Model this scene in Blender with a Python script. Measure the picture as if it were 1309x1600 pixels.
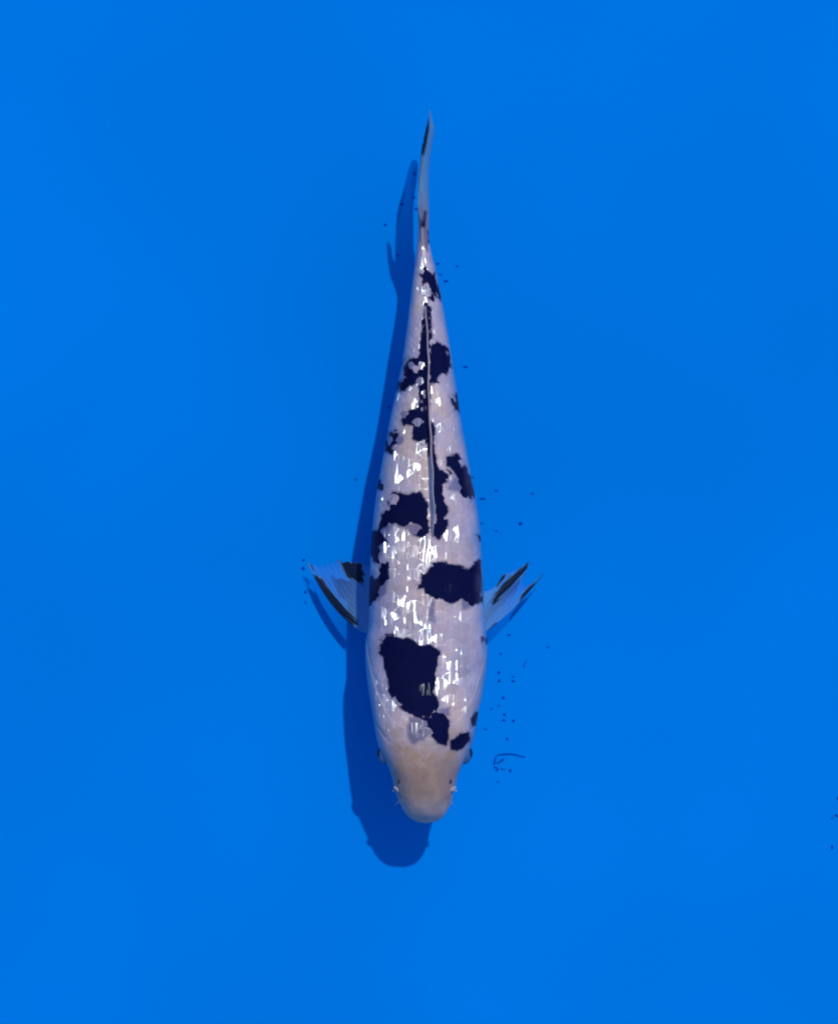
import bpy, math, random
import numpy as np

random.seed(7)
rng = np.random.default_rng(11)
scene = bpy.context.scene
C = scene.collection
for _o in list(bpy.data.objects):
    bpy.data.objects.remove(_o)

# ------------------------------------------------------------------ camera, sky, sun, exposure
PX = 0.0004            # metres on the tank floor per photograph pixel
CAM_Z = 1.8
CX0, CY0 = 654.5, 800.0
cam_d = bpy.data.cameras.new('camera')
cam = bpy.data.objects.new('camera', cam_d)
C.objects.link(cam)
cam.location = (0, 0, CAM_Z)
cam.rotation_euler = (0, 0, 0)
cam_d.sensor_fit = 'VERTICAL'
cam_d.sensor_height = 24
cam_d.lens = 24 * CAM_Z / (1600 * PX)
cam_d.clip_start = 0.02
cam_d.clip_end = 300
scene.camera = cam

SUN_TAN = 0.60                                   # horizontal shadow length per metre of height
SUN_AZ = math.atan2(0.40, 0.92)                  # clockwise from +Y
SUN_EL = math.pi / 2 - math.atan(SUN_TAN)
SUN_STRENGTH = 3.0
SKY_STRENGTH = 0.15

world = bpy.data.worlds.new('World')
scene.world = world
world.use_nodes = True
wn = world.node_tree
bg = wn.nodes['Background']
sky = wn.nodes.new('ShaderNodeTexSky')
sky.sky_type = 'NISHITA'
sky.sun_disc = False
sky.sun_elevation = SUN_EL
sky.sun_rotation = SUN_AZ
sky.air_density = 1.0
sky.dust_density = 0.6
sky.ozone_density = 2.0
wn.links.new(sky.outputs[0], bg.inputs['Color'])
bg.inputs['Strength'].default_value = SKY_STRENGTH

sun_d = bpy.data.lights.new('sun', 'SUN')
sun_d.energy = SUN_STRENGTH
sun_d.angle = math.radians(0.9)
sun_d.color = (1.0, 0.92, 0.78)
sun = bpy.data.objects.new('sun', sun_d)
C.objects.link(sun)
sun.location = (0.4, 0.92, 2.2)
sun.rotation_euler = (-(math.pi / 2 - SUN_EL), 0, -SUN_AZ)

vs = scene.view_settings
scene.display_settings.display_device = 'sRGB'
vs.view_transform = 'Standard'
vs.look = 'None'
vs.exposure = 0.0
vs.gamma = 1.0
vs.use_curve_mapping = False
scene.cycles.max_bounces = 10
scene.cycles.diffuse_bounces = 5
scene.cycles.transparent_max_bounces = 16
scene.cycles.caustics_reflective = False
scene.cycles.use_denoising = True
scene.cycles.filter_width = 2.1

# ------------------------------------------------------------------ helpers
def P(px, py, h):
    """photograph pixel + height above the floor (in floor pixels) -> world metres"""
    px = np.asarray(px, float); py = np.asarray(py, float); h = np.asarray(h, float)
    k = PX * (CAM_Z - h * PX) / CAM_Z
    return np.stack([(px - CX0) * k, -(py - CY0) * k, h * PX + 0 * px], -1)


def link_mesh(name, verts, faces, mat, parent=None, smooth=True, attrs=None, origin=None):
    verts = np.asarray(verts, float).reshape(-1, 3)
    if origin is not None:
        verts = verts - np.asarray(origin, float)
    me = bpy.data.meshes.new(name)
    fa = np.asarray(faces)
    if fa.dtype != object and fa.ndim == 2:
        n, k = fa.shape
        me.vertices.add(len(verts)); me.loops.add(n * k); me.polygons.add(n)
        me.vertices.foreach_set('co', verts.astype(np.float32).ravel())
        me.loops.foreach_set('vertex_index', fa.astype(np.int32).ravel())
        me.polygons.foreach_set('loop_start', np.arange(0, n * k, k, dtype=np.int32))
        me.polygons.foreach_set('loop_total', np.full(n, k, dtype=np.int32))
        me.update(calc_edges=True)
    else:
        me.from_pydata([tuple(v) for v in verts], [], [tuple(f) for f in faces])
    me.validate()
    if smooth:
        me.polygons.foreach_set('use_smooth', np.ones(len(me.polygons), bool))
    for k, v in (attrs or {}).items():
        a = me.attributes.new(k, 'FLOAT', 'POINT')
        a.data.foreach_set('value', np.asarray(v, np.float32).ravel())
    me.update()
    o = bpy.data.objects.new(name, me)
    C.objects.link(o)
    if mat is not None:
        me.materials.append(mat)
    if parent is not None:
        o.parent = parent
        o.location = (0, 0, 0) if origin is None else tuple(origin)
    elif origin is not None:
        o.location = tuple(origin)
    return o


def tag(o, label=None, cat=None, group=None, kind=None):
    if label: o['label'] = label
    if cat: o['category'] = cat
    if group: o['group'] = group
    if kind: o['kind'] = kind
    return o


def poly_sd(pts, poly):
    """signed distance in pixels, positive inside"""
    poly = np.asarray(poly, float)
    x, y = pts[:, 0], pts[:, 1]
    out = np.full(len(pts), -60.0)
    lo, hi = poly.min(0) - 30, poly.max(0) + 30
    m = (x > lo[0]) & (x < hi[0]) & (y > lo[1]) & (y < hi[1])
    if not m.any():
        return out
    q = pts[m]
    d2 = np.full(len(q), 1e9)
    ins = np.zeros(len(q), bool)
    for a, b in zip(poly, np.roll(poly, -1, 0)):
        ab = b - a
        t = np.clip(((q - a) @ ab) / max(ab @ ab, 1e-9), 0, 1)
        c = q - (a + t[:, None] * ab)
        d2 = np.minimum(d2, (c * c).sum(1))
        cr = (a[1] > q[:, 1]) != (b[1] > q[:, 1])
        with np.errstate(divide='ignore', invalid='ignore'):
            xx = a[0] + (q[:, 1] - a[1]) * ab[0] / (ab[1] if ab[1] else 1e-9)
        ins ^= cr & (q[:, 0] < xx)
    d = np.sqrt(d2)
    out[m] = np.where(ins, d, -d)
    return out


def noise2(x, y, seed):
    """cheap smooth value noise, about -1..1"""
    r = np.random.default_rng(seed)
    T = r.uniform(-1, 1, (64, 64))
    xi = np.floor(x).astype(int); yi = np.floor(y).astype(int)
    fx = x - xi; fy = y - yi
    fx = fx * fx * (3 - 2 * fx); fy = fy * fy * (3 - 2 * fy)
    g = lambda i, j: T[i % 64, j % 64]
    return (g(xi, yi) * (1 - fx) + g(xi + 1, yi) * fx) * (1 - fy) + (g(xi, yi + 1) * (1 - fx) + g(xi + 1, yi + 1) * fx) * fy


def sstep(a, b, x):
    t = np.clip((x - a) / (b - a), 0, 1)
    return t * t * (3 - 2 * t)


def smooth_interp(yq, ys, vs_):
    """monotone-ish cubic (Catmull-Rom via Hermite) through table points, ys ascending"""
    ys = np.asarray(ys, float); v = np.asarray(vs_, float)
    m = np.gradient(v, ys)
    d = np.diff(v) / np.diff(ys)
    for i in range(len(d)):
        if d[i] == 0:
            m[i] = m[i + 1] = 0
        else:
            for j in (i, i + 1):
                if m[j] * d[i] < 0: m[j] = 0
                elif abs(m[j]) > 3 * abs(d[i]): m[j] = 3 * d[i]
    i = np.clip(np.searchsorted(ys, yq) - 1, 0, len(ys) - 2)
    hh = ys[i + 1] - ys[i]
    t = np.clip((yq - ys[i]) / hh, 0, 1)
    return ((2 * t**3 - 3 * t**2 + 1) * v[i] + (t**3 - 2 * t**2 + t) * hh * m[i]
            + (-2 * t**3 + 3 * t**2) * v[i + 1] + (t**3 - t**2) * hh * m[i + 1])


# ------------------------------------------------------------------ materials
def new_mat(name):
    m = bpy.data.materials.new(name)
    m.use_nodes = True
    return m, m.node_tree, m.node_tree.nodes['Principled BSDF']


def nd(nt, typ, **kw):
    n = nt.nodes.new(typ)
    for k, v in kw.items():
        setattr(n, k, v)
    return n


def attr(nt, name):
    n = nd(nt, 'ShaderNodeAttribute'); n.attribute_name = name
    return n.outputs['Fac']


def math_n(nt, op, a, b=None, c=None):
    n = nd(nt, 'ShaderNodeMath', operation=op)
    for i, v in enumerate((a, b, c)):
        if v is None: continue
        if isinstance(v, (int, float)): n.inputs[i].default_value = v
        else: nt.links.new(v, n.inputs[i])
    return n.outputs[0]


def maprange(nt, v, a, b, c=0.0, d=1.0, smooth=True):
    n = nd(nt, 'ShaderNodeMapRange')
    if smooth: n.interpolation_type = 'SMOOTHSTEP'
    nt.links.new(v, n.inputs[0])
    for i, q in enumerate((a, b, c, d)): n.inputs[i + 1].default_value = q
    return n.outputs[0]


def mixc(nt, fac, a, b):
    n = nd(nt, 'ShaderNodeMix', data_type='RGBA')
    for sock, v in ((n.inputs[0], fac), (n.inputs[6], a), (n.inputs[7], b)):
        if isinstance(v, (int, float)): sock.default_value = v
        elif isinstance(v, tuple): sock.default_value = (*v, 1.0)
        else: nt.links.new(v, sock)
    return n.outputs[2]


def tex_noise(nt, scale, detail=2.0, rough=0.5, vec=None):
    n = nd(nt, 'ShaderNodeTexNoise')
    n.inputs['Scale'].default_value = scale
    n.inputs['Detail'].default_value = detail
    n.inputs['Roughness'].default_value = rough
    if vec is not None: nt.links.new(vec, n.inputs['Vector'])
    return n.outputs['Fac']


def obj_vec(nt, scale=(1, 1, 1)):
    t = nd(nt, 'ShaderNodeTexCoord')
    mp = nd(nt, 'ShaderNodeMapping')
    mp.inputs['Scale'].default_value = scale
    nt.links.new(t.outputs['Object'], mp.inputs[0])
    return mp.outputs[0]


# blue liner of the tank
FLOOR_COL = (0.0, 0.181, 0.60)
m_floor, nt, bs = new_mat('blue_tank_liner')
v = obj_vec(nt)
big = tex_noise(nt, 3.0, 2.0, 0.5, v)
fine = tex_noise(nt, 420.0, 3.0, 0.6, v)
f = math_n(nt, 'ADD', math_n(nt, 'MULTIPLY', big, 0.8), math_n(nt, 'MULTIPLY', fine, 0.2))
col = mixc(nt, maprange(nt, f, 0.3, 0.7), tuple(c * 0.93 for c in FLOOR_COL), tuple(c * 1.07 for c in FLOOR_COL))
nt.links.new(col, bs.inputs['Base Color'])
bs.inputs['Roughness'].default_value = 0.55
bs.inputs['Specular IOR Level'].default_value = 0.0
bmp = nd(nt, 'ShaderNodeBump'); bmp.inputs['Strength'].default_value = 0.15; bmp.inputs['Distance'].default_value = 0.0006
nt.links.new(tex_noise(nt, 25.0, 2.0, 0.5, v), bmp.inputs['Height'])
nt.links.new(bmp.outputs[0], bs.inputs['Normal'])

# clear water: a body of volume only
m_water, nt, bs = new_mat('clear_water')
nt.nodes.remove(bs)
va = nd(nt, 'ShaderNodeVolumeAbsorption')
va.inputs['Color'].default_value = (0.45, 0.80, 1.0, 1)
va.inputs['Density'].default_value = 0.9
nt.links.new(va.outputs[0], nt.nodes['Material Output'].inputs['Volume'])

WHITE = (0.56, 0.365, 0.405)
CREAM = (0.66, 0.39, 0.315)
ASHEN = (0.38, 0.28, 0.35)
FLANK_SHADE = (0.15, 0.265, 0.46)          # blue bounce and shade low on the sides, put into the skin colour
PINKISH = (0.52, 0.345, 0.36)
BEIGE = (0.475, 0.25, 0.172)
SUMI = (0.0, 0.003, 0.034)

# skin of the fish
m_skin, nt, bs = new_mat('koi_skin')
v = obj_vec(nt)
warp = math_n(nt, 'MULTIPLY', math_n(nt, 'SUBTRACT', tex_noise(nt, 260.0, 3.0, 0.6, v), 0.5), 6.5)
ink = maprange(nt, math_n(nt, 'ADD', attr(nt, 'sumi'), warp), -1.7, 1.5)
halo = math_n(nt, 'MULTIPLY', maprange(nt, math_n(nt, 'ADD', attr(nt, 'sumi'), math_n(nt, 'MULTIPLY', warp, 1.8)), -5.5, 0.5), 0.55)
grey = math_n(nt, 'MAXIMUM', halo, maprange(nt, math_n(nt, 'ADD', attr(nt, 'grey'), warp), -3.5, 3.5))
mot = tex_noise(nt, 90.0, 3.0, 0.6, v)
base = mixc(nt, maprange(nt, mot, 0.32, 0.7), tuple(c * 0.90 for c in WHITE), tuple(c * 1.07 for c in WHITE))
blot = tex_noise(nt, 38.0, 4.0, 0.62, v)
base = mixc(nt, maprange(nt, blot, 0.50, 0.72, 0.0, 0.75), base, ASHEN)
blot2 = tex_noise(nt, 30.0, 3.0, 0.6, obj_vec(nt, (1.0, 0.8, 1.3)))
base = mixc(nt, math_n(nt, 'MULTIPLY', maprange(nt, blot2, 0.42, 0.66), attr(nt, 'warm')), base, CREAM)
base = mixc(nt, attr(nt, 'head'), base, mixc(nt, maprange(nt, tex_noise(nt, 75.0, 4.0, 0.65, v), 0.35, 0.7), BEIGE, tuple(c * q for c, q in zip(BEIGE, (0.80, 0.86, 1.02)))))
base = mixc(nt, attr(nt, 'pink'), base, PINKISH)
base = mixc(nt, attr(nt, 'lips'), base, (0.62, 0.36, 0.29))
base = mixc(nt, attr(nt, 'flank'), base, FLANK_SHADE)
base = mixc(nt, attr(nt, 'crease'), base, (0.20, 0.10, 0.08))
jit = attr(nt, 'jit')
hs = nd(nt, 'ShaderNodeHueSaturation')
nt.links.new(base, hs.inputs['Color']); nt.links.new(math_n(nt, 'ADD', maprange(nt, jit, 0, 1, 0.86, 1.02, False), math_n(nt, 'MULTIPLY', attr(nt, 'scaly'), maprange(nt, tex_noise(nt, 1.0, 2.0, 0.6, obj_vec(nt, (1000, 90, 1000))), 0.3, 0.7, -0.06, 0.10))), hs.inputs['Value'])
base = hs.outputs[0]
base = mixc(nt, math_n(nt, 'MULTIPLY', grey, 0.72), base, (0.07, 0.065, 0.17))
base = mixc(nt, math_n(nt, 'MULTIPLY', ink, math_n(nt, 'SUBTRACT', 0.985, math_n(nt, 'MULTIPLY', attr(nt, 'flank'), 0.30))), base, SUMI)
nt.links.new(base, bs.inputs['Base Color'])
sc_a = attr(nt, 'scaly')
bs.inputs['Roughness'].default_value = 0.38
nt.links.new(maprange(nt, ink, 0, 1, 0.34, 0.0, False), bs.inputs['Specular IOR Level'])
# the silvery plates under the skin: a clear glossy layer with a tilt of its own per scale
vs2 = obj_vec(nt, (430, 55, 430))
streak = tex_noise(nt, 1.0, 1.0, 0.45, vs2)
gx = math_n(nt, 'ADD', attr(nt, 'plate_x'), math_n(nt, 'MULTIPLY', math_n(nt, 'SUBTRACT', streak, 0.5), 0.85))
cmb = nd(nt, 'ShaderNodeCombineXYZ')
nt.links.new(gx, cmb.inputs[0]); nt.links.new(attr(nt, 'plate_y'), cmb.inputs[1]); nt.links.new(attr(nt, 'plate_z'), cmb.inputs[2])
vt = nd(nt, 'ShaderNodeVectorTransform', vector_type='NORMAL', convert_from='OBJECT', convert_to='WORLD')
nt.links.new(cmb.outputs[0], vt.inputs[0])
nt.links.new(vt.outputs[0], bs.inputs['Coat Normal'])
bs.inputs['Coat Roughness'].default_value = 0.155
bs.inputs['Coat IOR'].default_value = 1.6
cw = math_n(nt, 'MULTIPLY', math_n(nt, 'MULTIPLY', attr(nt, 'shine'), maprange(nt, tex_noise(nt, 1.0, 2.0, 0.6, obj_vec(nt, (420, 90, 420))), 0.20, 0.36)), maprange(nt, ink, 0, 1, 1.0, 0.6, False))
nt.links.new(cw, bs.inputs['Coat Weight'])

# fins: thin, partly see-through membrane with rays
m_fin, nt, bs = new_mat('fin_membrane')
ink = maprange(nt, attr(nt, 'sumi'), -2.6, 2.0)
ray = attr(nt, 'ray')
base = mixc(nt, ray, (0.29, 0.49, 0.58), (0.33, 0.52, 0.61))
base = mixc(nt, maprange(nt, attr(nt, 'opac'), 0.7, 1.0), base, WHITE)
base = mixc(nt, math_n(nt, 'MULTIPLY', ink, 0.97), base, SUMI)
nt.links.new(base, bs.inputs['Base Color'])
bs.inputs['Roughness'].default_value = 0.45
bs.inputs['Specular IOR Level'].default_value = 0.08
tl = nd(nt, 'ShaderNodeBsdfTranslucent'); nt.links.new(base, tl.inputs['Color'])
tr = nd(nt, 'ShaderNodeBsdfTransparent'); tr.inputs['Color'].default_value = (0.86, 0.92, 1.0, 1)
mx1 = nd(nt, 'ShaderNodeMixShader'); mx1.inputs[0].default_value = 0.35
nt.links.new(bs.outputs[0], mx1.inputs[1]); nt.links.new(tl.outputs[0], mx1.inputs[2])
op = math_n(nt, 'MAXIMUM', math_n(nt, 'ADD', attr(nt, 'opac'), math_n(nt, 'MULTIPLY', ray, 0.04)), math_n(nt, 'MULTIPLY', ink, 0.93))
op = math_n(nt, 'MINIMUM', op, 1.0)
mx2 = nd(nt, 'ShaderNodeMixShader')
nt.links.new(op, mx2.inputs[0]); nt.links.new(tr.outputs[0], mx2.inputs[1]); nt.links.new(mx1.outputs[0], mx2.inputs[2])
nt.links.new(mx2.outputs[0], nt.nodes['Material Output'].inputs['Surface'])

m_flesh, nt, bs = new_mat('pale_flesh')
bs.inputs['Base Color'].default_value = (0.38, 0.31, 0.36, 1)
bs.inputs['Roughness'].default_value = 0.4
bs.inputs['Specular IOR Level'].default_value = 0.2
m_eye, nt, bs = new_mat('eye_iris')
bs.inputs['Base Color'].default_value = (0.05, 0.10, 0.24, 1)
bs.inputs['Roughness'].default_value = 0.25
m_pupil, nt, bs = new_mat('eye_pupil')
bs.inputs['Base Color'].default_value = (0.005, 0.006, 0.02, 1)
bs.inputs['Roughness'].default_value = 0.12
m_hole, nt, bs = new_mat('nostril_pit')
bs.inputs['Base Color'].default_value = (0.02, 0.02, 0.05, 1)
bs.inputs['Roughness'].default_value = 0.6

m_debris, nt, bs = new_mat('dark_debris')
v = obj_vec(nt)
col = mixc(nt, tex_noise(nt, 900.0, 2.0, 0.6, v), (0.0, 0.045, 0.37), (0.0, 0.08, 0.46))
nt.links.new(col, bs.inputs['Base Color'])
bs.inputs['Roughness'].default_value = 0.8
bs.inputs['Specular IOR Level'].default_value = 0.0
m_silt, nt, bs = new_mat('pale_silt')
bs.inputs['Base Color'].default_value = (0.0, 0.145, 0.53, 1)
bs.inputs['Roughness'].default_value = 0.8
bs.inputs['Specular IOR Level'].default_value = 0.0

# ------------------------------------------------------------------ tank floor and water
G = 24.0
n = 24
gx = np.linspace(-G, G, n + 1)
vx, vy = np.meshgrid(gx, gx)
fv = np.stack([vx, vy, 0 * vx], -1).reshape(-1, 3)
ff = [(j * (n + 1) + i, j * (n + 1) + i + 1, (j + 1) * (n + 1) + i + 1, (j + 1) * (n + 1) + i) for j in range(n) for i in range(n)]
fl = link_mesh('tank_floor', fv, np.array(ff), m_floor)
tag(fl, 'smooth bright blue floor of the fish tank', kind='structure')

W = G + 0.5
z0, z1 = -0.06, 0.42
wv = [(-W, -W, z0), (W, -W, z0), (W, W, z0), (-W, W, z0), (-W, -W, z1), (W, -W, z1), (W, W, z1), (-W, W, z1)]
wf = [(0, 3, 2, 1), (4, 5, 6, 7), (0, 1, 5, 4), (1, 2, 6, 5), (2, 3, 7, 6), (3, 0, 4, 7)]
wt = link_mesh('water', wv, np.array(wf), m_water, smooth=False)
tag(wt, 'clear still water filling the blue tank', kind='structure')

# ------------------------------------------------------------------ the fish
koi = bpy.data.objects.new('koi_fish', None)
C.objects.link(koi)
koi.empty_display_size = 0.02
ORG = P(667, 800, 0)
koi.location = tuple(ORG)
tag(koi, 'white koi carp with black patches and a beige head swimming over the blue tank floor', 'fish')

# outline of the body seen from above: y, left edge, right edge
OUT = [(1286.5, 665, 665.5), (1284.5, 654, 677), (1281, 645, 686), (1275, 637, 693), (1266, 630, 699), (1255, 624.5, 704), (1240, 619, 708.5),
       (1220, 612, 714), (1200, 604.5, 722), (1180, 596, 730.5), (1160, 589.5, 738), (1140, 585.5, 742.5), (1120, 582.5, 746),
       (1100, 579.5, 750), (1080, 576.5, 753.5), (1050, 573.5, 757.5), (1020, 572, 760), (1000, 572.5, 760), (985, 575, 758.5),
       (960, 576.5, 757), (930, 577, 755), (900, 578, 754), (870, 579, 752), (840, 581, 750.5), (810, 583.5, 747.5),
       (780, 587, 743), (750, 592, 737), (720, 597.5, 731.5), (690, 603, 726), (660, 608.5, 720.5), (630, 615, 716),
       (600, 621.5, 712), (570, 627.5, 707), (540, 632, 702.5), (510, 636, 697.5), (480, 639.5, 692), (450, 643, 686),
       (420, 647, 680), (400, 649.5, 675), (385, 651, 671.5), (370, 652.0, 669.8), (350, 653.3, 668.3)]
OUT = np.array(OUT)[::-1]
yt, lt, rt = OUT.T
HU = np.array([(1286.5, 0), (1284.5, 9), (1281, 16), (1275, 27), (1266, 37), (1255, 45), (1240, 52), (1220, 58), (1200, 64), (1180, 69), (1150, 77), (1100, 86),
               (1050, 92), (1000, 97), (900, 102), (800, 101), (700, 92), (600, 76), (500, 58), (450, 49), (400, 42), (370, 40), (350, 39)])[::-1]
HD = np.array([(1286.5, 0), (1284.5, 8), (1281, 14), (1275, 21), (1266, 29), (1255, 36), (1240, 45), (1220, 55), (1200, 64), (1180, 72), (1150, 83), (1100, 95),
               (1050, 103), (1000, 109), (900, 115), (800, 113), (700, 101), (600, 81), (500, 62), (450, 53), (400, 46), (370, 44), (350, 43)])[::-1]
ZC = np.array([(1286.5, 149), (1250, 158), (1200, 166), (1160, 165), (1100, 153), (1000, 143), (800, 150), (600, 153), (500, 141), (420, 116), (350, 108)])[::-1]


def w_at(y): return (smooth_interp(y, yt, rt) - smooth_interp(y, yt, lt)) / 2
def cx_at(y): return (smooth_interp(y, yt, rt) + smooth_interp(y, yt, lt)) / 2
def hu_at(y): return smooth_interp(y, HU[:, 0], HU[:, 1])
def hd_at(y): return smooth_interp(y, HD[:, 0], HD[:, 1])
def zc_at(y): return smooth_interp(y, ZC[:, 0], ZC[:, 1])


def top_h(x, y):
    """height of the back above the floor at a photograph position"""
    q = np.clip(np.abs((x - cx_at(y)) / np.maximum(w_at(y), 1e-3)), 0, 1)
    return zc_at(y) + hu_at(y) * (1 - q ** SUP) ** (1 / SUP)


SUP = 2.15
# rows: dense at the snout
ys = np.concatenate([1286.5 - 6.0 * (np.linspace(0, 1, 40) ** 2), np.arange(1279.6, 350, -0.95), [350.0]])
NU, NL = 300, 84
tu = np.linspace(0, np.pi, NU, endpoint=False)
tlw = np.linspace(np.pi, 2 * np.pi, NL, endpoint=False)
th = np.concatenate([tu, tlw])
NR, NC = len(ys), len(th)
ct, st = np.cos(th), np.sin(th)
ux = np.sign(ct) * np.abs(ct) ** (2 / SUP)
uz = np.sign(st) * np.abs(st) ** (2 / SUP)
w, cx, hu, hd, zc = w_at(ys), cx_at(ys), hu_at(ys), hd_at(ys), zc_at(ys)
X = cx[:, None] + w[:, None] * ux[None]
Zh = zc[:, None] + np.where(uz[None] >= 0, hu[:, None], hd[:, None]) * uz[None]
Y = np.repeat(ys[:, None], NC, 1)
# in-plane outward normal
nx = ux[None] / np.maximum(w[:, None], 1.0)
nz = uz[None] / np.maximum(np.where(uz[None] >= 0, hu[:, None], hd[:, None]), 1.0)
nl = np.sqrt(nx ** 2 + nz ** 2) + 1e-9
nx, nz = nx / nl, nz / nl
# v: 0 at the dorsal midline, +-1 at the widest line, +-2 at the belly
ang = np.arctan2(uz, ux)
vv = 1 - np.abs(np.arctan2(np.abs(uz), np.abs(ux))) / (np.pi / 2)
# arc length on the (average) quarter for even scale rows
qa = np.linspace(0, np.pi / 2, 200)
qx, qz = np.cos(qa) ** (2 / SUP), np.sin(qa) ** (2 / SUP)
ql = np.concatenate([[0], np.cumsum(np.hypot(np.diff(qx), np.diff(qz)))]); ql /= ql[-1]
phi = np.arctan2(np.abs(st), np.abs(ct))
vq = 1 - np.interp(phi, qa, ql)
vq = np.where(st >= 0, vq, 2 - vq)
V = np.sign(ct + 1e-12) * vq                              # signed, -2..2
V = np.repeat(V[None], NR, 0)

# ---- scales: overlapping plates in staggered rows
NROW = 7.0
pitch = np.interp(ys, [350, 450, 600, 750, 900, 1100], [8.5, 9.5, 12.5, 15.5, 17.5, 17.0])
u1 = np.zeros(NR)
u1[1:] = np.cumsum((ys[:-1] - ys[1:]) / ((pitch[:-1] + pitch[1:]) / 2))
U = np.repeat(u1[:, None], NC, 1)
Vr = V * NROW
Vr = Vr + 0.10 * noise2(U * 0.35, Vr * 0.35, 5)
U = U + 0.12 * noise2(U * 0.3 + 9, Vr * 0.3, 6)
RT = rng.uniform(0, 1, (256, 64)); RT2 = rng.uniform(-1, 1, (256, 64)); RT3 = rng.uniform(-1, 1, (256, 64))
best = np.full(U.shape, -1e9); bid = np.zeros(U.shape)
bdv = np.zeros(U.shape); bdu = np.zeros(U.shape); bt1 = np.zeros(U.shape); bt2 = np.zeros(U.shape); bsh = np.zeros(U.shape)
RT4 = rng.uniform(0, 1, (256, 64))
r0 = np.floor(Vr)
for dr in (-1, 0, 1, 2):
    r = (r0 + dr).astype(int)
    off = np.where(r % 2 == 0, 0.0, 0.5)
    k0 = np.floor(U - off)
    for dk in (-1, 0, 1):
        k = (k0 + dk).astype(int)
        du = U - (k + off); dv = Vr - r
        a = (dv / 0.98) ** 2 + (np.maximum(du, 0) / 0.92) ** 2 + (np.minimum(du, 0) / 1.6) ** 2
        ki, ri = k % 256, r % 64
        rr, t2, t3 = RT[ki, ri], RT2[ki, ri], RT3[ki, ri]
        edge = 1 - sstep(0.72, 1.0, a)
        hgt = 0.45 * du + 0.12 * t3 * du + 0.25 * t2 * dv - 0.40 * dv ** 2 - 0.15 * np.maximum(du, 0) ** 2 - 0.9 * (1 - edge)
        hgt = np.where(a < 1.0, hgt, -1e9)
        up = hgt > best
        best = np.where(up, hgt, best); bid = np.where(up, rr, bid)
        bdv = np.where(up, dv, bdv); bdu = np.where(up, du, bdu); bt1 = np.where(up, t2, bt1); bt2 = np.where(up, t3, bt2)
        bsh = np.where(up, RT4[ki, ri], bsh)
best = np.maximum(best, -1.5)
# where the scales are: behind the skull, between the gill covers, fading at the tail root
skull = 1158 + 10 * np.cos(V * 1.6)
gill_y = np.interp(np.abs(V), [0, 0.25, 0.45, 0.62, 0.75, 0.9, 1.1, 1.5, 2.0], [1163, 1150, 1122, 1085, 1040, 1003, 990, 1010, 1060])
scaly = sstep(0, 8, gill_y - Y) * sstep(352, 392, Y)
amp = np.interp(Y, [350, 450, 600, 800, 1100], [0.5, 0.65, 1.0, 1.3, 1.3])
belly = 1 - 0.6 * sstep(1.3, 1.8, np.abs(V))
D = best * amp * scaly * belly
# gill covers stand proud of the shoulder, with a crease at their rim
onhead = sstep(-5, 4, Y - gill_y) * sstep(0.30, 0.55, np.abs(V))
D += 1.3 * onhead * (1 - sstep(40, 130, Y - gill_y))
crease = np.exp(-((Y - gill_y + 2.0) / 2.2) ** 2) * sstep(0.42, 0.6, np.abs(V)) * (1 - sstep(1.5, 1.8, np.abs(V)))
D -= 0.35 * crease
# preopercular groove and the seam behind the skull
pre_y = np.interp(np.abs(V), [0, 0.5, 0.8, 1.1, 1.6], [1170, 1160, 1128, 1100, 1110])
g2 = np.exp(-((Y - pre_y) / 4.0) ** 2) * sstep(0.4, 0.6, np.abs(V))
D -= 0.9 * g2
seam_y = 1166 - 5 * (np.abs(V) / 0.4) ** 2
seam = np.exp(-((Y - seam_y) / 2.2) ** 2) * (1 - sstep(0.35, 0.5, np.abs(V)))
D -= 0.35 * seam * (0.6 + noise2(X / 12, Y / 12, 61))
# head: soft bumps, cheek hollow before the eye, lip fold
headm = sstep(1150, 1185, Y)
D += headm * 1.0 * noise2(X / 16.0, Y / 16.0, 31) * (1 - sstep(1255, 1284, Y))
D -= 3.2 * np.exp(-((Y - 1205) / 14) ** 2) * np.exp(-((np.abs(V) - 0.95) / 0.22) ** 2)
lip_y = 1254 - 16 * np.clip(np.abs(V) / 0.9, 0, 1.2) ** 2
lip = np.exp(-((Y - lip_y) / 2.6) ** 2) * (1 - sstep(0.8, 1.0, np.abs(V)))
D -= 0.4 * lip * sstep(0.25, 0.6, np.abs(V))
mouth = np.exp(-((V_abs := np.abs(V)) - 1.12) ** 2 / 0.05 ** 2) * sstep(1256, 1268, Y)
D -= 2.5 * mouth
# keel of the back in front of and behind the dorsal fin
D += 3.0 * np.exp(-(V / 0.10) ** 2) * sstep(470, 520, Y) * (1 - sstep(820, 880, Y))
X = X + nx * D
Zh = Zh + nz * D

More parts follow.
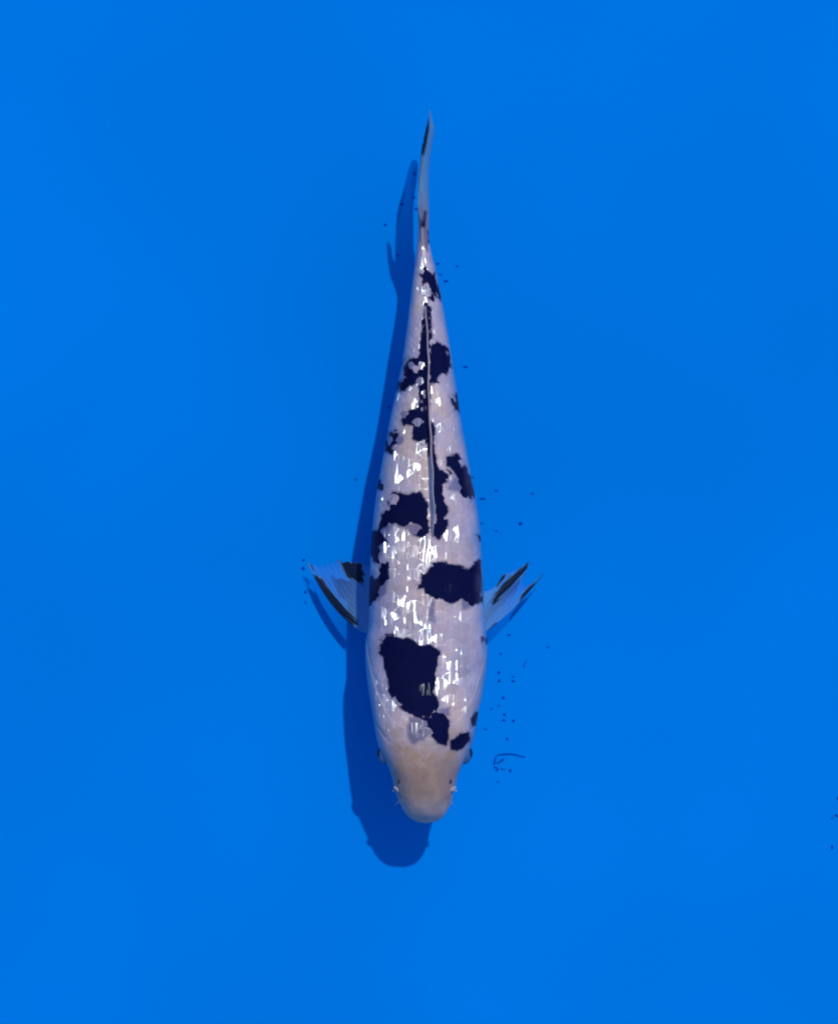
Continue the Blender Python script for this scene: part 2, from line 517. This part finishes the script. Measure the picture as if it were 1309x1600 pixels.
# ---- markings (fish's own top-view coordinates)
SUMI_P = [
    [(589.6, 1008), (604, 992), (620, 994), (642, 1000), (655, 1011), (671, 1008), (687, 1019), (686, 1037), (678, 1066), (676, 1082), (682.6, 1091),
     (683.6, 1104), (672, 1125), (649, 1117), (633, 1110), (620, 1098), (610, 1079), (607, 1053), (601, 1031), (591, 1019)],
    [(677, 1117), (690.6, 1119), (699.6, 1128), (699.6, 1152), (697, 1164), (684, 1161), (676, 1149), (671, 1136), (669, 1122)],
    [(705, 1170), (704, 1159), (719.5, 1146), (732, 1146), (734, 1156), (723, 1167), (713, 1173)],
    [(736, 1123), (742, 1114), (752, 1112), (752, 1133), (738, 1134)],
    [(660, 902), (671, 884.6), (687, 881), (706.7, 883), (722.7, 886), (732, 890), (743, 881), (752, 876), (752, 938), (737, 944), (722.7, 937.5), (706.7, 942),
     (694, 939), (689, 930), (671, 936), (666, 926), (663, 915)],
    [(652, 913), (659, 911), (660, 917), (654, 918)],
    [(570, 912), (581, 900), (591, 904), (597, 881), (604, 881), (606, 904), (596, 920), (588, 933), (578, 944), (570, 945)],
    [(575, 833), (594, 831), (603, 846), (590, 858), (592, 878), (583, 874), (575, 860)],
    [(607, 782), (617, 771), (642, 774), (655, 771), (659, 780), (667, 786), (667, 831), (655, 837), (644, 832), (642, 818), (630, 822), (617, 815), (607, 815),
     (594, 826), (597, 807), (610, 795)],
    [(679, 740), (689, 739), (698, 746), (703, 753), (691, 760), (688, 772), (694, 785), (702, 798), (696, 811), (697, 820), (685, 841), (678, 836)],
    [(697, 713), (713, 712), (723, 730), (737, 745), (742, 770), (736, 783), (723, 769), (715, 750), (707, 738), (698, 727)],
    [(665, 518), (658, 546), (651, 559), (637, 562), (628, 573), (629, 581), (637, 590), (624, 598), (621, 609), (633, 610), (641, 603), (654, 594), (657, 609),
     (658, 640), (643, 642), (628, 650), (629, 664), (643, 667), (644, 684), (662, 690), (668, 675), (669, 600), (668, 540)],
    [(600, 675), (625, 674), (624, 691), (615, 697), (611, 708), (600, 703)],
    [(674, 534), (684, 535), (697, 548), (704, 570), (699, 588), (690, 584), (684, 595), (674, 593), (671, 565), (670, 543)],
    [(658, 430), (665, 420), (676, 426), (685, 445), (692, 470), (684, 466), (676, 455), (668, 446)],
    [(667, 463), (676, 462), (676, 468), (668, 468)],
    [(707, 617), (722, 612), (724, 650), (714, 640)],
    [(588, 752), (597, 750), (597, 762), (588, 764)],
    [(747, 838), (756, 836), (756, 848), (748, 846)],
    [(756, 998), (764, 990), (764, 1004), (758, 1006)],
    [(661, 329), (664.5, 331), (661.5, 355), (658, 355)],
    [(665.5, 360), (671, 362), (671, 377), (667, 377)],
    [(674, 660), (677.5, 662), (679, 724), (684, 740), (678, 742), (673, 720)],
    [(664.2, 474), (667.4, 474), (671.0, 505), (674.0, 545), (659.0, 548), (661.5, 510)],
]
GREY_P = [
    [(639, 1120), (655, 1117), (674, 1124), (674, 1149), (660, 1157), (645, 1163), (637, 1155), (636, 1140)],
    [(681, 1107), (703, 1105), (703, 1118), (690, 1122), (676, 1116)],
    [(670, 936), (679.5, 936), (680, 972), (668, 970)],
    [(661, 986), (668, 981), (676, 983), (675, 991), (664, 991)],
    [(590, 826), (606, 815), (612, 822), (604, 850), (592, 876), (582, 872), (584, 840)],
    [(604, 690), (616, 694), (614, 710), (604, 712)],
    [(698, 765), (710, 745), (722, 752), (722, 770), (712, 768)],
    [(620, 594), (634, 586), (636, 612), (620, 614)],
    [(600, 905), (606, 900), (604, 925), (590, 940), (588, 930)],
    [(719, 935), (735, 937), (734, 951), (722, 953)],
    [(658, 443), (668, 446), (674, 462), (656, 458)],
    [(639, 1146), (648, 1148), (648, 1160), (640, 1160)],
    [(735, 886), (750, 876), (752, 900), (740, 898)],
    [(600, 1003), (609, 1006), (613, 1021), (604, 1016)],
]
pts = np.stack([X.ravel(), Y.ravel()], 1)
# below the widest line the marking is read from where the flank curls under, so patches end there
low = np.maximum(0, V_abs.ravel() - 1.0)
sd = np.full(len(pts), -60.0)
for p in SUMI_P: sd = np.maximum(sd, poly_sd(pts, p))
gd = np.full(len(pts), -60.0)
for p in GREY_P: gd = np.maximum(gd, poly_sd(pts, p))
jb = (bid.ravel() - 0.5)
sc_r = scaly.ravel()
sd = sd + jb * 8.0 * sc_r + 1.0 - low * 90
gd = gd - low * 90
# mid-back and tail patches are broken: some scales in them stay half covered, a few bare
rear = (Y.ravel() < 846) & (sc_r > 0.5) & (np.abs(X.ravel() - 669) > 5)
half = rear & (bid.ravel() > 0.90) & (sd > 0) & (X.ravel() < 664) & (Y.ravel() > 540)
bare = rear & (bid.ravel() < 0.03) & (sd > 0) & (X.ravel() < 664) & (Y.ravel() > 540)
gd = np.where(half, 6.0, gd)
sd = np.where(half, -2.4, np.where(bare, -6.0, sd))
head_a = sstep(1100, 1190, Y + 26 * noise2(X / 13, Y / 13, 71) + 14 * noise2(X / 5, Y / 6, 72) - 10 * np.cos(V * 2)) * (1 - 0.40 * sstep(0.6, 1.05, V_abs)) * (1 - 0.12 * sstep(1238, 1262, Y))
pink = np.clip((1 - scaly) * (1 - sstep(0, 60, np.abs(Y - 1110) - 45)) * 0.9, 0, 1) * sstep(0.35, 0.6, V_abs)
lips = 0.9 * sstep(1236, 1266, Y + 5 * noise2(X / 8, Y / 8, 17))  # pink snout, its colour warmed further in place of missing light from the front
pink = np.maximum(pink, 0.75 * np.exp(-((Y - 1158) / 9) ** 2) * np.exp(-(V / 0.22) ** 2))
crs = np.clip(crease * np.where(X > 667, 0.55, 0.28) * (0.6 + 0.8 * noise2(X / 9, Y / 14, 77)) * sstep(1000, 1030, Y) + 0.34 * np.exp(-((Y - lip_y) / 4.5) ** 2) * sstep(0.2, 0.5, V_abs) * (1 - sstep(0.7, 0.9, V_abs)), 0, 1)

# plate normals: flatter than the back, leaning to the tail, each scale a little its own way
pz = 0.42 * nz + 0.58
sgn = np.sign(V)
p_x = 0.34 * nx + 0.14 + 0.125 * bt1 + 0.17 * bdv
p_y = 0.25 + 0.08 * bt2 + 0.02 * bdu
pl = np.sqrt(p_x ** 2 + p_y ** 2 + pz ** 2)
shine = np.maximum(scaly, 0.8 * sstep(1075, 1090, Y) * (1 - sstep(1128, 1145, Y)) * sstep(0.3, 0.4, V_abs) * (1 - sstep(0.62, 0.75, V_abs))) * sstep(0.0, 0.3, bsh) * (0.6 + 0.4 * sstep(-0.5, 0.4, noise2(X / 22, Y / 45, 55)))
sd2 = sd.reshape(X.shape)
shine = shine * (1 - 0.9 * sstep(1098, 1118, Y) * (1 - sstep(0.30, 0.42, V_abs)))
shine = np.where(sd2 > -1.5, np.where(bsh > 0.985, 0.06, 0.0), shine) * (sd2 < 30)
co = P(X.ravel(), Y.ravel(), Zh.ravel())
idx = np.arange(NR * NC).reshape(NR, NC)
a = idx[:-1]; b = idx[1:]
a2 = np.roll(a, -1, 1); b2 = np.roll(b, -1, 1)
quads = np.stack([a, b, b2, a2], -1).reshape(-1, 4)
# close the tail end with a cap as quads to a doubled centre vertex
faces = quads
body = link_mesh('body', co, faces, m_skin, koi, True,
                 dict(sumi=sd, grey=gd, jit=bid, scaly=sc_r, head=head_a, pink=pink, lips=lips, warm=(1 - sstep(0.3, 0.85, V_abs)) * np.interp(Y, [400, 520, 760, 1000, 1130], [0.7, 1.0, 0.95, 0.6, 1.0]), flank=0.92 * sstep(0.52, 0.95, V_abs + 0.08 * noise2(X / 10, Y / 26, 91)) * sstep(350, 480, Y) * (1 - sstep(1150, 1215, Y)) + 0.8 * np.exp(-((Y - 1184) / 20) ** 2) * sstep(0.62, 0.95, V_abs), crease=crs, shine=shine, plate_x=p_x / pl, plate_y=p_y / pl, plate_z=pz / pl), origin=None)  # flank paints bluish bounce and shade along the sides and beside the eyes
body.data.transform(__import__('mathutils').Matrix.Translation((-ORG[0], -ORG[1], -ORG[2])))


def local(v): return np.asarray(v) - ORG


def sheet(name, X, Y, H, mat, attrs, thick=1.2, parent=koi):
    """a fin: grid of pixel positions/heights given thickness, closed round its rim"""
    R, Cc = X.shape
    c = local(P(X.ravel(), Y.ravel(), H.ravel())).reshape(R, Cc, 3)
    du = np.gradient(c, axis=0); dv = np.gradient(c, axis=1)
    nn = np.cross(du, dv); nn /= np.linalg.norm(nn, axis=-1, keepdims=True) + 1e-12
    t = (thick if np.ndim(thick) else np.full((R, Cc), thick)) * PX / 2
    top = (c + nn * t[..., None]).reshape(-1, 3); bot = (c - nn * t[..., None]).reshape(-1, 3)
    id0 = np.arange(R * Cc).reshape(R, Cc); id1 = id0 + R * Cc
    q = [np.stack([id0[:-1, :-1], id0[1:, :-1], id0[1:, 1:], id0[:-1, 1:]], -1).reshape(-1, 4),
         np.stack([id1[:-1, :-1], id1[:-1, 1:], id1[1:, 1:], id1[1:, :-1]], -1).reshape(-1, 4)]
    for s0, s1 in ((id0[0], id1[0]), (id0[-1], id1[-1]), (id0[:, 0], id1[:, 0]), (id0[:, -1], id1[:, -1])):
        q.append(np.stack([s0[:-1], s0[1:], s1[1:], s1[:-1]], -1))
    at = {k: np.concatenate([v.ravel(), v.ravel()]) for k, v in attrs.items()}
    return link_mesh(name, np.concatenate([top, bot]), np.concatenate(q), mat, parent, True, at)


def polyline(t, pts_):
    pts_ = np.asarray(pts_, float)
    k = np.linspace(0, 1, len(pts_))
    return np.stack([np.interp(t, k, pts_[:, i]) for i in range(pts_.shape[1])], -1)


HF = 0.733


def fan(name, base, mid, outer, sumi_p, opac, n_ray, thick=1.3, R=70, Cc=60, rip=0.18, mat=None):
    """rays from a base line through a middle line to an outer line; points are x, y, height"""
    t = np.linspace(0, 1, R)[:, None] * np.ones((1, Cc)); s = np.ones((R, 1)) * np.linspace(0, 1, Cc)[None]
    B, M, O = polyline(t, base), polyline(t, mid), polyline(t, outer)
    for q in (B, M, O): q[..., 2] *= HF
    p = (1 - s)[..., None] ** 2 * B + (2 * s * (1 - s))[..., None] * M + (s ** 2)[..., None] * O
    wave = np.sin(t * n_ray * 2 * np.pi)
    p[..., 2] += rip * wave * sstep(0, 0.3, s)
    q = p[..., :2].reshape(-1, 2)
    sd = np.full(len(q), -60.0)
    for pp in sumi_p: sd = np.maximum(sd, poly_sd(q, pp))
    sd = sd + 1.3 * np.sin(t * n_ray * 2 * np.pi + 1).ravel() + 1.6 * noise2(t * 40, s * 5, 3).ravel()
    op = opac[0] + (opac[1] - opac[0]) * s
    return sheet(name, p[..., 0], p[..., 1], p[..., 2], mat or m_fin,
                 dict(sumi=sd, ray=0.5 + 0.5 * wave, opac=op), thick * (1 - 0.6 * s))


# left pectoral fin (leading edge first)
fan('pectoral_fin',
    [(604, 1003, 122), (606, 960, 118), (610, 905, 116)],
    [(526, 984, 84), (548, 940, 84), (580, 893, 90)],
    [(480, 879, 52), (487, 882, 53), (500, 885, 55), (512, 882, 58), (524, 879, 62), (529, 873, 64), (535, 880, 66), (543, 877, 68), (556, 880, 72), (576, 879, 78)],
    [[(488, 897), (495, 899), (503, 905), (510, 917), (524, 934), (540, 953), (560, 972), (559, 977), (551, 976), (537, 965), (530, 964), (513, 945), (503, 929), (493, 912)],
     [(527, 871), (533, 874), (541, 876), (553, 879), (566, 881), (568, 898), (568, 913), (556, 907), (543, 903), (536, 890)],
     [(482, 880), (487, 881), (493, 890), (490, 893)],
     [(541, 876), (562, 880), (561, 886), (549, 885)]],
    (0.37, 0.02), 13)
# right pectoral fin
fan('pectoral_fin',
    [(730, 1006, 122), (728, 965, 118), (724, 930, 116)],
    [(797, 966, 84), (785, 940, 86), (772, 925, 90)],
    [(850, 895, 62), (842, 902, 62), (832, 911, 63), (820, 917, 64), (816, 910, 65), (822, 890, 66), (828, 876, 66), (815, 886, 68), (800, 892, 70), (786, 898, 72), (776, 914, 76)],
    [[(851, 893), (838, 908), (825, 918), (816, 928), (811, 940), (822, 947), (838, 927), (846, 910)],
     [(829, 875), (818, 884), (808, 893), (797, 900), (786, 910), (775, 926), (767, 943), (771, 945), (786, 930), (800, 916), (814, 900), (824, 888)],
     [(755, 993), (762, 984), (774, 973), (778, 976), (768, 985), (758, 998)],
     [(785, 898), (793, 896), (786, 906), (776, 916), (777, 908)]],
    (0.37, 0.02), 13)
# pelvic fins, under the belly
for sx in (-1, 1):
    c0 = 667 + sx * 28
    fan('pelvic_fin', [(c0, 770, 76), (c0 - sx * 4, 748, 76)], [(c0 + sx * 14, 745, 56), (c0 + sx * 2, 728, 60)],
        [(c0 + sx * 20, 700, 40), (c0 + sx * 6, 694, 44), (c0 - sx * 6, 706, 50)], [], (0.6, 0.35), 8, R=30, Cc=24)
# anal fin, below the tail root
fan('anal_fin', [(664, 560, 112), (663, 515, 124)], [(664, 530, 84), (663, 500, 106)],
    [(664, 492, 72), (662, 484, 84), (661, 480, 106)], [], (0.6, 0.35), 8, R=30, Cc=24, rip=0.0)

# dorsal fin: folded back along the ridge
yy = np.linspace(838, 478, 150)[:, None] * np.ones((1, 22)); ss = np.ones((150, 1)) * np.linspace(0, 1, 22)[None]
bx = np.interp(yy, [478, 520, 600, 700, 740, 800, 838], [665.4, 665.0, 664.5, 666.0, 668.5, 670.0, 672.8])
tx = np.interp(yy, [478, 520, 600, 700, 740, 800, 838], [665.6, 667.8, 670.0, 673.5, 676.8, 678.5, 675.5])
fh = np.interp(yy, [478, 500, 540, 650, 740, 790, 825, 838], [1, 6, 12, 15, 17, 15, 8, 2])
dx = bx + (tx - bx) * ss ** 1.1 + 0.7 * np.sin(yy / 21.0) * ss + 0.5 * np.sin(yy / 9.0 + 1) * ss
dh = top_h(bx, yy) - 5 + (fh + 6) * ss
sdf = np.maximum(np.minimum(np.minimum(yy - 484, 712 - yy), (0.84 - ss) * 22),
                 np.minimum(np.minimum(yy - 690, 745 - yy), (0.30 - ss) * 22)) + 1.6 * noise2(yy / 7.0, ss * 3, 8)
rayd = 0.5 + 0.5 * np.sin((yy + ss * 60) / 2.6)
sheet('dorsal_fin', dx, yy, dh, m_fin, dict(sumi=np.clip(sdf, -30, 30), ray=rayd, opac=np.interp(yy, [700, 750, 838], [0.97, 0.86, 0.9])), 3.4 * (1 - 0.5 * ss))

# caudal fin: upright forked sheet, cupped; outlines as (y, height)
R_, C_ = 130, 60
tt = np.linspace(0, 1, R_)[:, None] * np.ones((1, C_)); ss = np.ones((R_, 1)) * np.linspace(0, 1, C_)[None]
Bq = polyline(tt, [(394, 72), (396, 112), (394, 150)])
Mq = polyline(tt, [(322, 26), (300, 60), (290, 95), (290, 115), (295, 130), (305, 138), (335, 148), (330, 156), (318, 163)])
Oq = polyline(tt, [(226, 56), (188, 92), (174, 110), (171.5, 124), (175, 140), (186, 156), (200, 167), (217, 173), (303, 169), (262, 190), (218, 236), (196, 268)])
pq = (1 - ss)[..., None] ** 2 * Bq + (2 * ss * (1 - ss))[..., None] * Mq + (ss ** 2)[..., None] * Oq
yy, hh = pq[..., 0], pq[..., 1]
yn = np.array([170, 200, 215, 240, 270, 300, 350, 400])
xl = np.array([664.5, 660.5, 659.5, 657.5, 655.3, 654.6, 655.5, 658])
xr = np.array([671.0, 677.5, 676.0, 671.5, 668.3, 667.6, 667, 665])
f = np.clip(np.sin(np.clip((hh - 52) / 128, 0, 1) * np.pi), 0, 1)
xx = np.interp(yy, yn, xl) * (1 - f) + np.interp(yy, yn, xr) * f
g_ = np.clip((hh - 180) / 85, 0, 1)
xx = xx * (1 - g_) + (0.5 * np.interp(yy, yn, xl) + 0.5 * np.interp(yy, yn, xr)) * g_
q = np.stack([xx.ravel(), yy.ravel()], 1)
sdc = np.full(len(q), -60.0)
for pp in ([(663, 172), (670, 172), (670, 200), (665.5, 226), (661.5, 243), (658.5, 241), (660, 215), (662, 190)],
           [(661, 329), (664.5, 331), (661.5, 355), (658, 355)], [(665, 360), (671, 362), (671, 377), (667, 377)]):
    sdc = np.maximum(sdc, poly_sd(q, pp))
sdc = np.where((hh.ravel() > 112) | (yy.ravel() < 260), sdc, -30)
rayc = 0.5 + 0.5 * np.sin(tt * 90)
opc = np.interp(yy, [175, 220, 280, 330, 370], [0.50, 0.56, 0.68, 0.9, 1.0])
opc = np.maximum(opc, 0.8 * sstep(178, 190, hh))
sheet('tail_fin', xx, yy, hh, m_fin, dict(sumi=sdc, ray=rayc, opac=opc), np.interp(ss, [0, 0.2, 0.5, 1], [10, 6, 3, 1.0]))


def blob(name, c, r, mat, parent, rot=0.0, seg=18, rings=12, bump=0.0, seed=0):
    """ellipsoid given by pixel position/height and pixel radii"""
    r_ = np.random.default_rng(seed)
    ph = np.linspace(0, np.pi, rings + 1)[:, None]; la = np.linspace(0, 2 * np.pi, seg, endpoint=False)[None]
    e = np.stack([np.sin(ph) * np.cos(la), np.sin(ph) * np.sin(la), np.cos(ph) + 0 * la], -1)
    if bump:
        k = r_.uniform(0.6, 3.0, (4, 3)); o_ = r_.uniform(0, 6, 4)
        e = e * (1 + bump * sum(np.sin(e @ k[i] * 2 + o_[i]) for i in range(4))[..., None] / 2)
    x = e[..., 0] * r[0]; y = e[..., 1] * r[1]; z = e[..., 2] * r[2]
    X_ = x * math.cos(rot) - y * math.sin(rot); Y_ = x * math.sin(rot) + y * math.cos(rot)
    cw = P(c[0], c[1], c[2])
    vts = np.stack([X_, -Y_, z], -1).reshape(-1, 3) * PX + cw
    id0 = np.arange((rings + 1) * seg).reshape(rings + 1, seg)
    a, b = id0[:-1], id0[1:]
    fc = np.stack([a, b, np.roll(b, -1, 1), np.roll(a, -1, 1)], -1).reshape(-1, 4)
    if parent is None:
        return link_mesh(name, vts, fc, mat, None, True, origin=P(c[0], c[1], 0))
    return link_mesh(name, vts - ORG, fc, mat, parent, True)


# eyes, nostrils, barbels
for sx, ex in ((-1, 602.0), (1, 725.0)):
    ez = float(zc_at(np.array(1178.0))) + 8
    e = blob('eye', (ex, 1178, ez), (12.0, 15.5, 13), m_eye, koi, seg=28, rings=18)
    blob('pupil', (ex + sx * 7.2, 1177, ez + 1.5), (6.0, 9.0, 8.0), m_pupil, e, seg=24, rings=14)
for sx, fx in ((-1, 621.5), (1, 705.5)):
    yq = 1233
    hq = float(top_h(np.array(fx, float), np.array(yq, float)))
    nf = blob('nostril', (fx, yq, hq - 1.2), (6.5, 3.6, 3.2), m_flesh, koi, rot=-sx * 0.55, bump=0.18, seed=3)
    blob('nostril_tip', (fx + sx * 5.5, yq + 2.5, hq - 8), (3.2, 1.0, 1.4), m_flesh, nf, rot=sx * 0.1)
    hx = float(top_h(np.array(fx - sx * 2.0, float), np.array(1219.5, float)))
    blob('nostril_pit', (fx - sx * 2.0, 1220, hx - 1.6), (2.2, 4.0, 2.4), m_hole, nf, rot=-sx * 0.25)


def tube(name, path, radii, mat, parent, seg=10):
    path = P(*np.asarray(path, float).T) if parent is None else P(*np.asarray(path, float).T) - ORG
    n_ = len(path)
    vts = []
    for i in range(n_):
        d = path[min(i + 1, n_ - 1)] - path[max(i - 1, 0)]; d /= np.linalg.norm(d)
        s = np.cross(d, (0.1, 0.2, 1)); s /= np.linalg.norm(s); t_ = np.cross(s, d)
        for k in range(seg):
            a_ = 2 * np.pi * k / seg
            vts.append(path[i] + (s * math.cos(a_) + t_ * math.sin(a_)) * radii[i] * PX)
    fc = [(i * seg + k, i * seg + (k + 1) % seg, (i + 1) * seg + (k + 1) % seg, (i + 1) * seg + k) for i in range(n_ - 1) for k in range(seg)]
    if parent is None:
        o0 = path[n_ // 2] * np.array([1, 1, 0])
        return link_mesh(name, vts, np.array(fc), mat, None, True, origin=o0)
    return link_mesh(name, vts, np.array(fc), mat, parent, True)


def bez(p0, p1, p2, n_=14):
    t = np.linspace(0, 1, n_)[:, None]
    return (1 - t) ** 2 * np.array(p0) + 2 * t * (1 - t) * np.array(p1) + t ** 2 * np.array(p2)


for sx, bx_, ox in ((-1, 628, 618), (1, 700, 707)):
    tube('barbel', bez((bx_, 1250, 155), ((bx_ + ox) / 2, 1252, 155), (ox, 1257, 145)), np.linspace(2.2, 0.9, 14), m_flesh, koi)
    tube('barbel', bez((bx_ - sx * 1, 1260, 138), (bx_ - sx * 2, 1263, 128), (bx_ - sx * 1, 1264, 116)), np.linspace(2.4, 1.0, 14), m_flesh, koi)

# ------------------------------------------------------------------ debris on the tank floor
# x, y, length, width, turn (degrees), strength (1 dark crumb, 0 pale silt), key
SPECKS = [
    (754, 779, 13, 2.4, 4, 1, 'sliver_tail_side'), (813, 817.5, 6.4, 6.0, 0, 1, 'round_alone'), (832, 770, 5.5, 5, 0, 0, 'pale_upper'),
    (776, 829, 5, 4, 30, 0, 'pale_upper'), (776, 765.5, 7, 5, 0, 0, 'pale_upper'), (753, 817, 5, 4, 0, 0, 'pale_upper'), 
    (795, 992, 5.5, 4, 30, 1, 'under_right_fin'),
    (779.6, 1050.6, 4.2, 5.2, 0, 1, 'column'), (780, 1063.6, 6, 4, -35, 1, 'column'), (801.5, 1064, 6, 4, 5, 1, 'column'), (802, 1056.5, 5, 3.5, 0, 0, 'column_pale'),
    (786, 1090, 5, 4.2, 10, 0.6, 'column'), (768, 1107, 5, 5, 0, 0, 'column_pale'), (779.6, 1102, 6, 4, 0, 0, 'column_pale'), (788, 1116, 5.5, 3.8, 25, 1, 'column'),
    (820, 1037, 15, 3, -68, 0, 'pale_dash'), (856, 1010.5, 7, 4, 0, 0, 'pale_far'), (783, 1021, 5, 4, 0, 0, 'column_pale'),
    (787, 1125, 5.5, 3.6, 5, 1, 'column'), (802, 1126, 4.8, 4.4, 0, 0.7, 'column'), (792, 1154, 6, 3.6, 50, 1, 'column'), (759, 1138.5, 8, 3, 25, 0, 'column_pale'),
    (776.5, 1202, 4, 7, 10, 1, 'hook'), (773, 1199, 6, 2.4, 0, 0.8, 'hook2'), (785, 1201, 8, 3, 5, 0, 'thread_side'), (797, 1204, 5, 4, 0, 0.5, 'thread_side'), (778, 1221, 7, 3, -30, 0, 'thread_side'),
    (474.4, 874.4, 5, 3.4, 20, 0.8, 'left_fin'), (474, 888, 5.5, 6, 0, 1, 'left_fin'), (477, 924.7, 5, 5, 0, 1, 'left_fin'), (477.6, 941, 5, 4, 0, 0, 'left_fin_pale'),
    (684, 411.8, 6.5, 3.2, 0, 1, 'tail_right'), (697, 439, 8, 3, 0, 1, 'tail_right'), (714, 415, 5, 4, 0, 0, 'tail_right_pale'), (689, 428, 5, 5, 0, 0, 'tail_right_pale'),
    (727, 573, 9, 2.4, 0, 1, 'dash_mid'), (607, 635, 4.5, 4.5, 0, 0.8, 'left_mid'), (739, 745, 5, 3, 0, 0, 'pale_upper'), (556, 748, 6, 4, 0, 0, 'left_alone'),
    (647.6, 271, 4.8, 4.8, 0, 1, 'tail_left'), (647, 308, 4, 4, 0, 1, 'tail_left'), (650, 326, 4.5, 4, 0, 0.8, 'tail_left'), (627.6, 319, 7, 3.4, 0, 0.8, 'in_shadow'),
    (602, 351, 5.5, 3.6, 20, 1, 'spur'), (621, 398.5, 4.8, 4.2, 30, 1, 'fork'),
    (1306, 1274, 6, 4, 35, 1, 'edge_dark'), (1309, 1247, 5, 5, 0, 0.8, 'edge_top'), (1299.5, 1324, 3.4, 8, 0, 0.8, 'edge_low'), (1300, 1277.5, 6, 3, -30, 0, 'edge_pale'),
]
LABELS = {
    'sliver_tail_side': 'thin dark sliver on the blue floor beside the right flank above the pectoral fin',
    'round_alone': 'largest round dark speck standing alone on the floor above the right pectoral fin',
    'under_right_fin': 'dark speck just below the shadow of the right pectoral fin',
    'pale_dash': 'faint slanted dash on the floor to the lower right of the right pectoral fin',
    'pale_far': 'faint smudge farthest right of the right pectoral fin',
    'hook': 'dark upright crumb of the hooked pair under the curled thread',
    'hook2': 'thin flat crumb capping the upright crumb under the curled thread',
    'left_fin_pale': 'faint speck lowest beside the left pectoral fin and its shadow',
    'dash_mid': 'thin dark dash on the floor right of the rear dorsal fin',
    'left_mid': 'dark speck at the edge of the body shadow left of the dorsal fin',
    'left_alone': 'faint smudge alone on the floor left of the body shadow',
    'in_shadow': 'flat dark speck lying inside the long shadow of the tail fin',
    'spur': 'dark speck at the tip of the small spur of the tail shadow',
    'fork': 'dark speck in the fork between tail shadow and its small spur',
    'edge_dark': 'dark crumb at the right edge of the photograph, middle of three',
    'edge_top': 'dark crumb at the right edge of the photograph, topmost of three',
    'edge_low': 'upright narrow crumb near the right edge, lowest of three',
    'edge_pale': 'faint crumb touching the middle dark crumb at the right edge',
}
UNIQUE = {
    (779.6, 1050.6): 'upright dark speck topmost in the left column of specks right of the gill cover',
    (780, 1063.6): 'slanted dark speck just under the upright topmost one right of the gill cover',
    (801.5, 1064): 'flat dark speck level with the slanted one, farther right of the gill cover',
    (786, 1090): 'small lone speck halfway down the column of specks right of the gill cover',
    (788, 1116): 'upper dark speck of the close pair in the column right of the fish head',
    (787, 1125): 'lower dark speck of the close pair in the column right of the fish head',
    (802, 1126): 'small round speck to the right of the close pair beside the fish head',
    (792, 1154): 'slanted dark speck lowest in the column, right above the curled thread',
    (832, 770): 'faint speck farthest from the fish, above the large round speck',
    (776, 829): 'faint speck below and left of the large round speck',
    (776, 765.5): 'faint smudge right of and above the thin sliver beside the right flank',
    (753, 817): 'faint speck almost touching the right flank, level with the large round speck',
    (739, 745): 'faint flat speck against the right flank above the thin sliver',
    (802, 1056.5): 'faint smudge just above the flat dark speck right of the gill cover',
    (768, 1107): 'faint round smudge nearest the gill cover, left of the column of specks',
    (779.6, 1102): 'faint flat smudge between the lone speck and the close pair right of the gill cover',
    (783, 1021): 'faint smudge between the right fin shadow and the column of specks below it',
    (759, 1138.5): 'faint slanted dash nearest the fish head, left of the column of specks',
    (785, 1201): 'faint flat smudge right beside the hooked crumb under the curled thread',
    (797, 1204): 'small round speck farther right of the hooked crumb under the curled thread',
    (778, 1221): 'faint slanted smudge lowest below the curled thread and hooked crumb',
    (474.4, 874.4): 'small slanted speck above the tip of the left pectoral fin, topmost there',
    (474, 888): 'larger dark speck just left of the tip of the left pectoral fin',
    (477, 924.7): 'round dark speck against the shadow of the left pectoral fin',
    (647.6, 271): 'dark speck topmost of three between the tail fin and its long shadow',
    (647, 308): 'dark speck middle of three between the tail fin and its long shadow',
    (650, 326): 'dark speck lowest of three between the tail fin and its long shadow',
    (684, 411.8): 'dark flat speck touching the right edge of the narrow tail root',
    (697, 439): 'long flat dark speck right of the black tail patch, lower of two',
    (714, 415): 'faint speck farthest right of the narrow tail root',
    (689, 428): 'faint speck between the two flat dark specks right of the tail root',
}
for i, (x, y, L_, W_, rot, strg, key) in enumerate(SPECKS):
    k = 0.43 if strg >= 0.5 else 0.42
    o = blob('debris_speck', (x, y, 1.0), (L_ * k, W_ * k, 1.2), m_debris if strg >= 0.5 else m_silt, None, math.radians(rot), 12, 7, 0.22, 100 + i)
    tag(o, UNIQUE.get((x, y), LABELS.get(key)), 'debris', 'specks of debris on the blue tank floor')

th_pts = np.array([(821, 1182.5), (815, 1182), (804, 1178.8), (794.5, 1178), (785, 1178.6), (777, 1180), (773.5, 1186), (772, 1194)])
tk = np.linspace(0, 1, 40); kk = np.linspace(0, 1, len(th_pts))
tp = np.stack([smooth_interp(tk, kk, th_pts[:, 0]), smooth_interp(tk, kk, th_pts[:, 1]), np.full(40, 1.4)], -1)
tr_ = tube('curled_thread', tp, np.interp(tk, [0, 0.15, 0.5, 0.7, 1.0], [0.4, 0.8, 1.15, 0.6, 1.2]), m_debris, None)
tag(tr_, 'long thin dark thread curling down at one end on the floor right of the head', 'thread')
tp = np.array([(787, 1185, 1.3), (784, 1188, 1.3), (780, 1191, 1.3), (775.5, 1192.5, 1.3)])
tr_ = tube('thread_scrap', tp, [1.0, 1.7, 1.0, 0.8], m_debris, None)
tag(tr_, 'short dark scrap of thread inside the curl of the long thread', 'thread')
